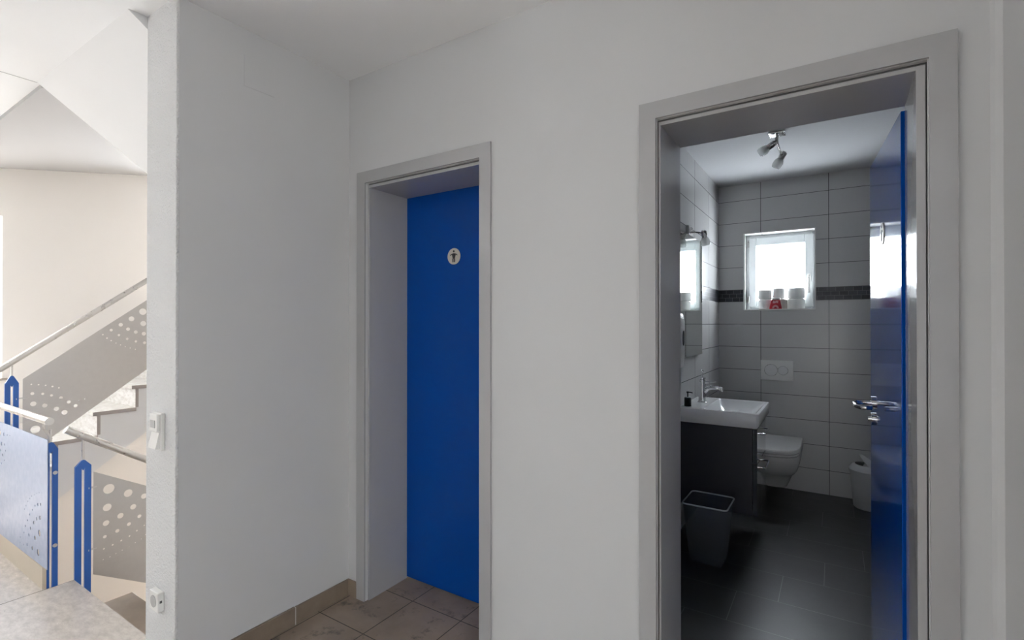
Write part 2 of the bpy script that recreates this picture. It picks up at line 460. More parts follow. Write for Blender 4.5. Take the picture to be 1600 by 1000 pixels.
# walls
wall('wall_left', [(-2.257, XL, 0.872, YW + 0.27, 0.0, CEIL)], M['wall'], 'white painted wall left of the closed blue door')
bm = B(); box(bm, -2.258, XL - 0.0002, 0.862, 0.874, -0.2, CEIL + 0.01, bev=0.004, seg=3)
struct(obj('wall_left_end', bm, M['rough']), 'narrow rough plastered end face of the left wall', 'wall')
wall('wall_stairwell_right', [(-2.257, XL - 0.05, 0.875, 3.6, -1.7, 0.0), (-2.257, -2.02, 1.903, 3.6, 0.0, 3.3), (-2.257, -2.02, 0.875, 1.903, CEIL, 3.3)], M['beige'], 'plain wall on the right side of the stairwell')
TOPD = 2.004
wall('wall_back', [(XL, -1.892, YW, 1.90, 0, CEIL), (-1.892, -1.209, YW, 1.90, TOPD, CEIL), (-1.209, -0.491, YW, 1.90, 0, CEIL),
                   (-0.491, 0.200, YW, 1.90, TOPD, CEIL), (0.200, 1.0, YW, 1.90, 0, CEIL)], M['wall'], 'white painted wall holding the two doors')
wall('light_stop_door', [(-1.95, -1.15, 1.945, 2.05, 0, 2.2), (XL, -1.0, 1.90, 1.945, 2.0, 2.2)], M['wall'], 'unseen light-tight backing added behind the closed door')  # light-tight backing added behind the leaf, never seen
bm = B(); box(bm, 0.335, 0.60, 1.05, YW, 0, CEIL)
prism(bm, [(0.335, YW), (0.316, YW), (0.323, YW - 0.009), (0.335, YW - 0.019)], 'z', 0, CEIL)
struct(obj('wall_right', bm, M['wall']), 'white painted wall strip right of the open door', 'wall')
WX0, WX1, WZ0, WZ1, BY = -0.642, -0.124, 1.441, 2.080, 4.5747
wall('wall_bathroom_back', [(-1.0, WX0, BY, 4.80, 0, 2.6), (WX1, 1.0, BY, 4.80, 0, 2.6), (WX0, WX1, BY, 4.80, 0, WZ0), (WX0, WX1, BY, 4.80, WZ1, 2.6)], M['tile_x'], 'grey tiled back wall of the bathroom with dark mosaic band')
wall('wall_bathroom_left', [(-1.0, -0.8357, 1.90, BY, 0, 2.6)], M['tile_y'], 'grey tiled left wall of the bathroom with dark mosaic band')
wall('wall_bathroom_right', [(0.90, 1.0, 1.90, BY, 0, 2.6)], M['tile_y'], 'grey tiled right wall of the bathroom')
# outer shell
def holed(name, ax, a, b, u0, u1, z0, z1, h, mat, label):
    hu0, hu1, hz0, hz1 = h
    bl = []
    for (p, q, r, s) in ((u0, hu0, z0, z1), (hu1, u1, z0, z1), (hu0, hu1, z0, hz0), (hu0, hu1, hz1, z1)):
        bl.append((a, b, p, q, r, s) if ax == 'x' else (p, q, a, b, r, s))
    return wall(name, bl, mat, label)
wall('wall_stairwell_far_left', [(-5.9, -5.6, 2.2, 2.45, -1.75, 3.4), (-5.9, -5.6, 3.40, 3.9, -1.75, 3.4), (-5.9, -5.6, 2.45, 3.40, 2.75, 3.4), (-5.9, -5.6, 2.45, 3.40, 0.4, 1.6), (-5.9, -5.6, 2.45, 3.40, -1.75, -1.35)], M['stairwall'], 'outer wall of the stairwell over the half landing')
holed('wall_stairwell_left', 'x', -5.9, -5.6, -0.8, 2.2, -1.75, 3.4, (-0.20, 1.14, 0.89, 2.19), M['stairwall'], 'warm beige outer wall of the stairwell')
holed('wall_hall_left', 'x', -5.9, -5.6, -4.0, -0.8, -1.75, 3.4, (-2.8, -1.6, 0.3, 2.19), M['stairwall'], 'hall wall on the far left')
wall('ceiling_sky_block', [(-5.9, -2.0, 0.6, 3.9, 3.3, 3.45), (-5.9, -2.0, 0.6, 0.8, 2.72, 3.3)], M['soffit'], 'unseen slab added over the stairwell to block sky light', 'ceiling')  # added out of view so no sky light falls in above the flight
wall('wall_stairwell_back', [(-5.7, -2.0, 3.55, 3.8, -1.75, 3.4)], M['beige'], 'far wall of the stairwell')
holed('wall_front', 'y', -4.2, -4.0, -5.9, 3.1, -0.2, 2.8, (-0.3, 0.5, 0.1, 1.5), M['wall'], 'hall wall opposite the doors')
holed('wall_hall_right', 'x', 2.9, 3.1, -4.0, 1.90, -0.2, 2.8, (-1.5, 0.5, 0.1, 2.3), M['wall'], 'hall wall on the far right')
wall('wall_hall_corner', [(1.0, 2.9, YW, 1.90, 0, CEIL)], M['wall'], 'hall wall beyond the right stub wall')

# skirting
def skirt(name, b_, label):
    bm = B(); box(bm, *b_, bev=0.0015); return struct(obj(name, bm, M['skirting']), label, 'baseboard')
skirt('baseboard_left', (XL, XL + 0.010, 1.339, YW, 0, 0.076), 'brown stone skirting tile in the corner by the closed door')
skirt('baseboard_left_near', (XL, XL + 0.013, 0.876, 1.337, 0, 0.078), 'brown stone skirting tile along the left wall')
bm = B(); box(bm, XL, XL + 0.0125, 1.3365, 1.3395, 0, 0.077)
struct(obj('trim_7', bm, M['white_plastic']), 'pale joint between two skirting tiles', 'trim')
skirt('baseboard_back', (XL + 0.010, -1.949, YW - 0.010, YW, 0, 0.076), 'short brown skirting piece beside the closed door frame')
# curb under the landing railing, stringers
bm = B(); box(bm, -4.56, -3.333, 0.826, 0.842, -0.22, 0.108)
struct(obj('trim_landing_curb', bm, M['cream']), 'cream painted curb under the landing railing', 'trim')
# inspection cover on the left wall
bm = B(); box(bm, XL, XL + 0.0018, 1.109, 1.241, 2.300, 2.427, bev=0.0006)
tag(obj('inspection_cover', bm, M['wall']), 'square wall coloured cover plate high on the left wall', 'cover plate')

# ------------------------------------------------------------------ doors and frames
def frame(nm, x0, x1, label, ll, lr, lt):
    """x0,x1: outer casing edges; ll, lr, lt: how far the lining stands inside the casing left, right, top"""
    t = struct(thing(nm, label, 'door frame', ((x0 + x1) / 2, YW, 0)))
    cw, top = 0.055, 2.060
    bm = B()
    a, b_ = x0 + cw, x1 - cw
    for poly in ([(x0, 0), (a, 0), (a, top - cw), (x0, top)], [(x0, top), (a, top - cw), (b_, top - cw), (x1, top)], [(x1, top), (b_, top - cw), (b_, 0), (x1, 0)]):
        prism(bm, poly, 'y', 1.6235, YW + 0.022)
    bmesh.ops.remove_doubles(bm, verts=bm.verts[:], dist=1e-5)
    obj('casing', bm, M['framegrey'], t)
    # recessed seal between casing and lining
    bm = B(); s = 0.0045; y0, y1 = 1.650, 1.656
    box(bm, a, a + s, y0, y1, 0, top - cw); box(bm, b_ - s, b_, y0, y1, 0, top - cw); box(bm, a + s, b_ - s, y0, y1, top - cw - 0.008, top - cw)
    obj('seal', bm, M['rubber'], t)
    # lining, its front edge standing slightly proud as a bead
    bm = B()
    xa, xb, zt = a + ll, b_ - lr, top - cw - lt
    box(bm, a + 0.0045, xa - 0.0012, 1.656, 1.899, 0, zt + lt - 0.002); box(bm, xb + 0.0012, b_ - 0.0045, 1.656, 1.899, 0, zt + lt - 0.002); box(bm, xa - 0.0012, xb + 0.0012, 1.656, 1.899, zt + 0.0012, zt + lt - 0.002)
    obj('lining', bm, M['framegrey'], t)
    bm = B()
    box(bm, a + 0.0045, xa, 1.644, 1.657, 0, zt + lt - 0.008, bev=0.0012); box(bm, xb, b_ - 0.0045, 1.644, 1.657, 0, zt + lt - 0.008, bev=0.0012)
    box(bm, xa - 0.001, xb + 0.001, 1.644, 1.657, zt, zt + lt - 0.008, bev=0.0012)
    obj('bead', bm, M['framegrey'], t)
    return t
frame('trim_1', -1.9475, -1.1535, 'grey lacquered steel frame around the closed blue door', 0.011, 0.011, 0.021)
frame('trim_2', -0.5465, 0.2562, 'grey lacquered steel frame around the open doorway', 0.011, 0.024, 0.020)

def sign_parts(parent, cx, y, z):
    """round disc sign, facing local -y when s=-1, +y when s=+1; y = leaf face"""
    s = parent['face']
    bm = B(); cyl(bm, (cx, y, z), (cx, y + s * 0.003, z), 0.040, seg=40)
    d = obj('sign', bm, M['signdisc'], parent, local=True)
    d['label'] = 'round pale pictogram sign'
    bm = B(); f = y + s * 0.003; e = f + s * 0.0012
    def P(poly): prism(bm, [(cx + u * 1.35, z + v) for u, v in poly], 'y', f, e)
    cyl(bm, (cx, f, z + 0.0245), (cx, e, z + 0.0245), 0.0052, seg=16)
    P([(-0.0175, 0.004), (-0.014, 0.0105), (0, 0.0155), (0.014, 0.0105), (0.0175, 0.004), (0.0155, 0.003), (0.011, 0.0075), (0.0085, 0.0085), (0.0045, -0.011), (-0.0045, -0.011), (-0.0085, 0.0085), (-0.011, 0.0075), (-0.0155, 0.003)][::-1])
    P([(-0.0062, -0.011), (-0.0015, -0.011), (-0.0015, -0.029), (-0.0062, -0.029)])
    P([(0.0015, -0.011), (0.0062, -0.011), (0.0062, -0.029), (0.0015, -0.029)])
    obj('figure', bm, M['signink'], d, local=True)

def leaf(parent, x0, x1, y0, y1, z0=0.006, z1=1.980):
    bm = B(); box(bm, x0, x1, y0, y1, z0, z1, bev=0.002)
    o = obj('leaf', bm, M['blue'], parent, local=True); return o

# closed door (its handle is hidden behind the frame's right side)
d1 = struct(thing('door_1', 'closed bright blue door with a round sign', 'door', (-1.879, 1.9015, 0)))
d1['face'] = -1.0
lf = leaf(d1, -0.010, 0.668, 0.0, 0.040, z1=1.998)
lf['face'] = -1.0
sign_parts(lf, 0.312, 0.0, 1.660)
def lever(parent, cx, y, z, s, toward):
    """s: outward direction of the face; toward: +-1 direction of the lever along x"""
    bm = B()
    cyl(bm, (cx, y, z), (cx, y + s * 0.009, z), 0.026, seg=32); 
    o = obj('handle', bm, M['chrome'], parent, local=True, smooth=True)
    bm = B()
    pts = smoothpath([(cx, y + s * 0.005, z), (cx, y + s * 0.045, z), (cx + toward * 0.012, y + s * 0.066, z), (cx + toward * 0.05, y + s * 0.070, z - 0.001), (cx + toward * 0.10, y + s * 0.066, z - 0.003), (cx + toward * 0.122, y + s * 0.045, z - 0.004), (cx + toward * 0.118, y + s * 0.020, z - 0.004)], 7)
    tube(bm, pts, 0.0085, seg=16)
    obj('lever', bm, M['chrome'], o, local=True, smooth=True)
    bm = B(); zk = z - 0.064
    cyl(bm, (cx, y, zk), (cx, y + s * 0.009, zk), 0.025, seg=32)
    k = obj('key_rosette', bm, M['chrome'], parent, local=True, smooth=True)
    bm = B(); cyl(bm, (cx, y + s * 0.009, zk), (cx, y + s * 0.019, zk), 0.011, 0.010, seg=20)
    obj('lock_slot', bm, M['chrome'], k, local=True, smooth=True)
lever(lf, 0.632, 0.0, 0.985, -1, -1)

# open bathroom door, swung into the bathroom
d2 = struct(thing('door_2', 'open bright blue door swung into the bathroom', 'door', (0.1703, 1.918, 0), math.radians(94.08)))
lf2 = leaf(d2, 0.0, 0.640, -0.040, 0.0)
lf2['face'] = 1.0
sign_parts(lf2, 0.332, 0.0, 1.658)
lever(lf2, 0.560, 0.0, 1.012, 1, -1)
for hz in (0.25, 1.72):
    bm = B(); cyl(bm, (-0.006, -0.028, hz), (-0.006, -0.028, hz + 0.09), 0.008, seg=16)
    obj('hinge', bm, M['satin'], d2, local=True, smooth=True)

# ------------------------------------------------------------------ bathroom window
w1 = struct(thing('window_1', 'small white window above the toilet with toilet rolls on its ledge', 'window', ((WX0 + WX1) / 2, 4.73, WZ0)))
def ringframe(bm, x0, x1, z0, z1, wl, wr, wb, wt, y0, y1, bev=0.003):
    box(bm, x0, x0 + wl, y0, y1, z0, z1, bev=bev); box(bm, x1 - wr, x1, y0, y1, z0, z1, bev=bev)
    box(bm, x0 + wl, x1 - wr, y0, y1, z0, z0 + wb, bev=bev); box(bm, x0 + wl, x1 - wr, y0, y1, z1 - wt, z1, bev=bev)
bm = B(); ringframe(bm, WX0, WX1, WZ0, WZ1, 0.034, 0.030, 0.035, 0.036, 4.730, 4.790); obj('window_frame', bm, M['pvc'], w1)
bm = B(); ringframe(bm, WX0 + 0.022, WX1 - 0.020, WZ0 + 0.022, WZ1 - 0.022, 0.058, 0.060, 0.062, 0.068, 4.715, 4.775, bev=0.006); obj('window_sash', bm, M['pvc'], w1)
bm = B(); box(bm, WX0 + 0.06, WX1 - 0.06, 4.745, 4.751, WZ0 + 0.06, WZ1 - 0.06); obj('window_pane', bm, M['glass'], w1)
bm = B()
for hz in (1.50, 1.98): cyl(bm, (WX0 + 0.020, 4.712, hz), (WX0 + 0.020, 4.712, hz + 0.06), 0.007, seg=12)
obj('hinge', bm, M['satin'], w1, smooth=True)
bm = B(); box(bm, -0.184, -0.162, 4.704, 4.715, 1.66, 1.73, bev=0.003)
hd = obj('window_handle', bm, M['white_plastic'], w1)
bm = B(); box(bm, -0.180, -0.166, 4.672, 4.705, 1.695, 1.709, bev=0.003); box(bm, -0.182, -0.164, 4.668, 4.682, 1.575, 1.708, bev=0.005, seg=3)
obj('grip', bm, M['white_plastic'], hd)
# white edge strips of the tiled reveal, plaster reveal and ledge
bm = B(); e = 0.011
y0, y1 = BY - 0.0015, BY + 0.010
box(bm, WX0 - 0.002, WX0 + e, y0, y1, WZ0, WZ1); box(bm, WX1 - 0.006, WX1 + 0.002, y0, y1, WZ0, WZ1)
box(bm, WX0, WX1, y0, y1, WZ1 - 0.005, WZ1 + 0.002)
struct(obj('trim_3', bm, M['white_plastic']), 'white edge strip around the bathroom window opening', 'trim')
bm = B(); box(bm, WX0 + 0.001, WX1 - 0.001, BY - 0.006, 4.73, WZ0 - 0.008, WZ0 + 0.004, bev=0.002)
struct(obj('trim_4', bm, M['white_plastic']), 'white window ledge in the bathroom', 'window ledge')
ZS = WZ0 + 0.004

# rolls and packet
def roll(x, y, z, r, h, label, grp='toilet rolls on the window ledge'):
    t = thing('toilet_roll', label, 'toilet roll', (x, y, z), 0, grp)
    bm = B(); c = 0.02
    prof = [(c, 0.001), (r - 0.006, 0.001), (r - 0.0015, 0.004), (r, 0.012), (r, h - 0.012), (r - 0.0015, h - 0.004), (r - 0.006, h - 0.001), (c, h - 0.001)]
    lathe(bm, prof, (0, 0, 0), 36, closed=True); obj('paper', bm, M['paper'], t, local=True, smooth=True)
    bm = B(); lathe(bm, [(c - 0.0015, 0.002), (c, 0.002), (c, h - 0.002), (c - 0.0015, h - 0.002)], (0, 0, 0), 24, closed=True)
    obj('core', bm, M['card'], t, local=True, smooth=True)
    return t
roll(-0.481, 4.645, ZS, 0.0540, 0.080, 'lower white toilet roll of the left stack on the window ledge')
roll(-0.488, 4.648, ZS + 0.080, 0.0520, 0.082, 'upper white toilet roll of the left stack on the window ledge')
roll(-0.380, 4.655, ZS, 0.0460, 0.086, 'lower white toilet roll of the middle stack, behind the red pack')
roll(-0.386, 4.655, ZS + 0.086, 0.0455, 0.086, 'upper white toilet roll of the middle stack on the window ledge')
roll(-0.264, 4.660, ZS, 0.0640, 0.082, 'wide lower white toilet roll of the stack beside the window handle')
roll(-0.262, 4.660, ZS + 0.082, 0.0610, 0.090, 'upper white toilet roll of the stack beside the window handle')
t = thing('small_paper_roll', 'single low beige paper roll standing right of the red pack', 'paper roll', (-0.352, 4.602, ZS))
bm = B(); lathe(bm, [(0, 0.0), (0.028, 0.0), (0.031, 0.004), (0.031, 0.072), (0.027, 0.077), (0, 0.077)], seg=28)
obj('paper', bm, plain('beige_paper', (0.66, 0.58, 0.54), 0.9), t, local=True, smooth=True)
t = thing('red_pack', 'small red printed pack with white cap on the window ledge', 'pack', (-0.402, 4.590, ZS), -0.09)
bm = B(); loft(bm, [rrect(-0.048, 0.048, -0.016, 0.016, 0.008, 0.0), rrect(-0.047, 0.047, -0.016, 0.016, 0.008, 0.012), rrect(-0.034, 0.034, -0.013, 0.013, 0.008, 0.070), rrect(-0.030, 0.030, -0.011, 0.011, 0.008, 0.074)])
pk = obj('body', bm, M['red'], t, local=True, smooth=True)
bm = B(); box(bm, -0.030, 0.033, -0.011, 0.011, 0.074, 0.092, bev=0.004); obj('cap', bm, M['white_plastic'], t, local=True)
bm = B()
prism(bm, [(0.024 * math.cos(a) - 0.001, 0.006 + 0.026 * math.sin(a)) for a in [PI * k / 14 for k in range(15)]] + [(0.011 * math.cos(a) - 0.001, 0.006 + 0.012 * math.sin(a)) for a in [PI * (14 - k) / 14 for k in range(15)]], 'y', -0.0190, -0.0155)
prism(bm, [(-0.022, 0.050), (-0.012, 0.046), (0.004, 0.052), (0.016, 0.047), (0.020, 0.064), (0.008, 0.068), (-0.004, 0.060), (-0.016, 0.067)][::-1], 'y', -0.0185, -0.012)
obj('print', bm, M['pink'], pk, local=True)

# flush plate
t = thing('flush_plate', 'grey flush plate with two round buttons on the tiles above the toilet', 'flush plate', (-0.3945, BY, 0.946))
bm = B(); box(bm, -0.512, -0.277, BY - 0.011, BY, 0.8645, 1.0285, bev=0.003); obj('plate', bm, plain('flush_plate_plastic', (0.86, 0.86, 0.85), 0.35), t)
for (cx, r) in ((-0.437, 0.046), (-0.351, 0.034)):
    bm = B(); cyl(bm, (cx, BY - 0.0105, 0.947), (cx, BY - 0.0135, 0.947), r, seg=40)
    bt = obj('button', bm, plain('flush_button', (0.84, 0.84, 0.85), 0.3), t, smooth=True)
    bm = B()
    pts = [(cx + (r + 0.001) * math.cos(a), BY - 0.0115, 0.947 + (r + 0.001) * math.sin(a)) for a in [2 * PI * k / 40 for k in range(40)]]
    tube(bm, pts, 0.0016, seg=8, closed=True); obj('ring', bm, M['satin'], bt, smooth=True)

# ------------------------------------------------------------------ toilet
t = thing('toilet', 'wall hung white toilet with closed lid under the flush plate', 'toilet', (-0.395, BY, 0))
def Dshape(w, y_front, y_back, z, n=18, k=2.6):
    """superelliptic front, straight back"""
    out = []; cy = y_front + w * 1.15
    for i in range(n + 1):
        a = PI + PI * i / n
        ca, sa = math.cos(a), math.sin(a)
        out.append((-0.395 + w * math.copysign(abs(ca) ** (2 / k), ca), cy + (cy - y_front) * math.copysign(abs(sa) ** (2 / k), sa), z))
    out.append((-0.395 + w * 0.98, y_back, z)); out.append((-0.395 - w * 0.98, y_back, z))
    return out
bm = B()
rings = []
for z, w, yf, yb in ((0.075, 0.055, 4.34, BY), (0.085, 0.085, 4.28, BY), (0.13, 0.105, 4.245, BY), (0.185, 0.125, 4.20, BY), (0.215, 0.145, 4.12, BY), (0.255, 0.165, 4.04, BY), (0.31, 0.180, 3.985, BY), (0.36, 0.187, 3.96, BY), (0.386, 0.187, 3.955, BY)):
    rings.append(Dshape(w, yf, yb, z))
loft(bm, rings); obj('bowl', bm, M['toiletceramic'], t, smooth=True)
bm = B(); loft(bm, [Dshape(0.186, 3.955, 4.50, 0.389), Dshape(0.189, 3.950, 4.50, 0.394), Dshape(0.189, 3.950, 4.50, 0.402), Dshape(0.186, 3.955, 4.50, 0.406)]); obj('seat', bm, M['toiletceramic'], t, smooth=True)
bm = B(); loft(bm, [Dshape(0.188, 3.950, 4.505, 0.4095), Dshape(0.191, 3.945, 4.505, 0.414), Dshape(0.191, 3.945, 4.505, 0.428), Dshape(0.186, 3.952, 4.50, 0.437), Dshape(0.150, 3.99, 4.46, 0.441)]); obj('lid', bm, M['toiletceramic'], t, smooth=True)
for sx in (-0.09, 0.09):
    bm = B(); cyl(bm, (-0.395 + sx - 0.02, 4.525, 0.405), (-0.395 + sx + 0.02, 4.525, 0.405), 0.014, seg=18)
    obj('lid_hinge', bm, M['chrome'], t, smooth=True)

# ------------------------------------------------------------------ vanity
BX0, BX1, BY0, BY1 = -0.8357, -0.372, 3.220, 3.770
t = thing('vanity_cabinet', 'dark anthracite vanity cabinet under the washbasin', 'cabinet', (-0.61, 3.5, 0.19))
bm = B(); box(bm, BX0, -0.410, 3.245, 3.665, 0.192, 0.708, bev=0.002); obj('body', bm, M['cabinet'], t)
for k, (z0, z1) in enumerate(((0.502, 0.704), (0.194, 0.497))):
    bm = B(); box(bm, -0.4065, -0.384, 3.243, 3.667, z0, z1, bev=0.0015)
    dr = obj('drawer', bm, M['gloss'], t)
    zh = 0.676 if k == 0 else 0.476
    bm = B(); c = 0.0055
    tube(bm, [(-0.3865, 3.285, zh), (-0.356, 3.285, zh), (-0.347, 3.290, zh), (-0.345, 3.300, zh), (-0.345, 3.46, zh), (-0.347, 3.470, zh), (-0.356, 3.475, zh), (-0.3865, 3.475, zh)], c, seg=10)
    obj('handle', bm, M['chrome'], dr, smooth=True)
t = thing('washbasin', 'white rectangular washbasin on the dark cabinet', 'washbasin', (-0.60, 3.495, 0.712))
bm = B()
o1 = rrect(BX0, BX1 - 0.010, BY0 + 0.008, BY1 - 0.008, 0.016, 0.712, 5); o2 = rrect(BX0, BX1, BY0, BY1, 0.018, 0.730, 5); o3 = rrect(BX0, BX1, BY0, BY1, 0.018, 0.796, 5); o4 = rrect(BX0 + 0.002, BX1 - 0.004, BY0 + 0.004, BY1 - 0.004, 0.016, 0.800, 5)
i1 = rrect(BX0 + 0.150, BX1 - 0.016, BY0 + 0.016, BY1 - 0.016, 0.022, 0.800, 5); i2 = rrect(BX0 + 0.155, BX1 - 0.022, BY0 + 0.024, BY1 - 0.024, 0.024, 0.790, 5)
i3 = rrect(BX0 + 0.175, BX1 - 0.070, BY0 + 0.080, BY1 - 0.080, 0.05, 0.735, 5); i4 = rrect(BX0 + 0.22, BX1 - 0.13, BY0 + 0.16, BY1 - 0.16, 0.05, 0.728, 5)
loft(bm, [o1, o2, o3, o4, i1, i2, i3, i4]); obj('basin', bm, M['ceramic'], t, smooth=True, angle=50)
bm = B(); cyl(bm, (-0.60, 3.495, 0.728), (-0.60, 3.495, 0.733), 0.028, seg=24); obj('drain', bm, M['chrome'], t, smooth=True)
# tap
t = thing('basin_tap', 'chrome mixer tap at the wall side of the washbasin', 'tap', (-0.745, 3.495, 0.80))
bm = B(); lathe(bm, [(0, 0), (0.031, 0), (0.031, 0.006), (0.025, 0.010), (0.0235, 0.012), (0.022, 0.13), (0.020, 0.150), (0.012, 0.158), (0, 0.160)], seg=28); obj('body', bm, M['chrome'], t, local=True, smooth=True)
bm = B(); tube(bm, [(v.x, v.y, v.z) for v in smoothpath([(-0.002, 0, 0.055), (0.022, 0, 0.085), (0.055, 0, 0.103), (0.10, 0, 0.104), (0.125, 0, 0.098)], 6)], [0.016] * 8 + [0.013] * 10 + [0.011] * 7, seg=16)
sp_ = obj('spout', bm, M['chrome'], t, local=True, smooth=True)
bm = B(); cyl(bm, (0.122, 0, 0.104), (0.126, 0, 0.082), 0.0115, seg=16); obj('aerator', bm, M['chrome'], sp_, local=True, smooth=True)
bm = B(); cyl(bm, (0, 0, 0.158), (0, 0, 0.168), 0.021, seg=24); cyl(bm, (0, 0, 0.168), (0.0, 0, 0.205), 0.0035, seg=10)
lathe(bm, [(0, 0.200), (0.007, 0.203), (0.010, 0.210), (0.007, 0.217), (0, 0.220)], seg=16); obj('pull_knob', bm, M['chrome'], t, local=True, smooth=True)
bm = B(); cyl(bm, (0.005, 0, 0.135), (0.045, 0, 0.136), 0.012, 0.010, seg=18); cyl(bm, (0.04, 0, 0.136), (0.088, 0, 0.142), 0.0035, seg=10)
obj('lever', bm, M['chrome'], t, local=True, smooth=True)
# soap bottle
t = thing('soap_bottle', 'small dark ribbed soap pump bottle on the washbasin corner', 'soap dispenser', (-0.792, 3.300, 0.80))
bm = B()
prof = [(0, 0.0005), (0.021, 0.0005)]
for k in range(6): prof += [(0.022, 0.003 + k * 0.009), (0.022, 0.009 + k * 0.009), (0.020, 0.0105 + k * 0.009)]
prof += [(0.018, 0.058), (0, 0.059)]
lathe(bm, prof, seg=24); obj('bottle', bm, M['black'], t, local=True, smooth=True)
bm = B(); cyl(bm, (0, 0, 0.058), (0, 0, 0.088), 0.0045, seg=10); cyl(bm, (0, 0, 0.084), (0, 0, 0.094), 0.008, seg=14); cyl(bm, (0, 0, 0.089), (0.03, 0, 0.087), 0.0035, seg=8); obj('pump', bm, M['black'], t, local=True, smooth=True)
# mirror
t = thing('wall_mirror', 'rectangular frameless mirror above the washbasin', 'mirror', (-0.8357, 3.49, 1.107))
bm = B(); box(bm, -0.8357, -0.818, 3.175, 3.805, 1.122, 1.905); obj('backing', bm, M['grey_plastic'], t)
bm = B(); box(bm, -0.818, -0.813, 3.165, 3.818, 1.107, 1.921, bev=0.0008); obj('glass', bm, M['mirror'], t)
# paper towel / soap dispenser on wall
t = thing('wall_soap_dispenser', 'white wall dispenser with black oval window beside the mirror', 'dispenser', (-0.8357, 2.95, 0.96))
bm = B(); loft(bm, [rrect(-0.8357, -0.742, 2.888, 3.000, 0.012, 1.075), rrect(-0.8357, -0.735, 2.884, 3.004, 0.020, 1.12), rrect(-0.8357, -0.732, 2.884, 3.004, 0.024, 1.34), rrect(-0.8357, -0.742, 2.888, 3.000, 0.024, 1.385), rrect(-0.8357, -0.775, 2.900, 2.988, 0.02, 1.405)])
hs = obj('housing', bm, M['white_plastic'], t, smooth=True)
bm = B(); lathe(bm, [(0, 0), (0.012, 0), (0.012, 0.004), (0, 0.004)], seg=24)
bmesh.ops.transform(bm, matrix=Matrix.Translation((-0.7335, 2.955, 1.245)) @ Matrix.Rotation(PI / 2, 4, 'Y') @ Matrix.Diagonal((3.6, 1.6, 1, 1)), verts=bm.verts[:])
obj('view_window', bm, M['black'], hs, smooth=True)
bm = B(); loft(bm, [rrect(-0.8357, -0.770, 2.900, 2.988, 0.012, 0.955), rrect(-0.8357, -0.752, 2.892, 2.996, 0.014, 0.985), rrect(-0.8357, -0.744, 2.889, 2.999, 0.014, 1.074)])
obj('lower_tray', bm, M['grey_plastic'], t, smooth=True)

# spot lamps
def spot_head(parent, o, d, name='spot_head', gl=0.055):
    """metal socket + glass shade pointing along d from o (world coords)"""
    o, d = Vector(o), Vector(d).normalized()
    bm = B(); cyl(bm, o - d * 0.022, o + d * 0.024, 0.0185, 0.0185, seg=22); cyl(bm, o - d * 0.030, o - d * 0.022, 0.010, 0.0165, seg=18)
    h = obj(name, bm, M['satin'], parent, smooth=True)
    bm = B(); q = d.to_track_quat('Z', 'Y').to_matrix().to_4x4()
    lathe(bm, [(0.016, 0.015), (0.025, 0.028), (0.030, 0.042), (0.029, gl - 0.010), (0.024, gl), (0.022, gl), (0.027, gl - 0.010), (0.028, 0.042), (0.0235, 0.029), (0.0145, 0.016)], seg=26, closed=True)
    bmesh.ops.transform(bm, matrix=Matrix.Translation(o) @ q, verts=bm.verts[:])
    obj('glass_shade', bm, M['lampglass'], h, smooth=True)
    bm = B(); lathe(bm, [(0, 0.020), (0.008, 0.022), (0.0155, 0.034), (0.0165, 0.048), (0.010, 0.060), (0, 0.063)], seg=14)
    bmesh.ops.transform(bm, matrix=Matrix.Translation(o) @ q, verts=bm.verts[:])
    obj('bulb', bm, M['white_plastic'], h, smooth=True)
    return h
t = thing('wall_spotlight', 'satin metal wall spotlight with glass shades above the mirror', 'wall lamp', (-0.8357, 3.50, 1.94))
bm = B(); box(bm, -0.8357, -0.815, 3.43, 3.55, 1.895, 1.985, bev=0.003); obj('wall_plate', bm, M['satin'], t)
bm = B(); tube(bm, [(-0.815, 3.50, 1.945), (-0.79, 3.50, 1.945), (-0.765, 3.52, 1.942), (-0.742, 3.545, 1.937)], 0.006, seg=12); obj('arm', bm, M['satin'], t, smooth=True)
spot_head(t, (-0.742, 3.545, 1.932), (0.12, 0.25, -1), gl=0.075)
t = thing('ceiling_spotlight', 'chrome ceiling spotlight with two glass heads in the bathroom', 'ceiling lamp', (-0.29, 3.40, 2.495))
bm = B(); box(bm, -0.335, -0.245, 3.355, 3.445, 2.470, 2.495, bev=0.003); obj('ceiling_plate', bm, M['chrome'], t)
bm = B(); tube(bm, [(-0.29, 3.40, 2.47), (-0.29, 3.41, 2.425), (-0.285, 3.50, 2.405), (-0.278, 3.60, 2.400)], 0.007, seg=12); obj('arm', bm, M['satin'], t, smooth=True)
bm = B(); tube(bm, [(-0.29, 3.40, 2.47), (-0.30, 3.40, 2.43), (-0.33, 3.42, 2.420)], 0.006, seg=12); obj('arm', bm, M['satin'], t, smooth=True)
spot_head(t, (-0.278, 3.60, 2.395), (-0.45, 0.05, -0.75), gl=0.078)
spot_head(t, (-0.325, 3.44, 2.425), (-0.8, 0.2, -0.40), gl=0.078)

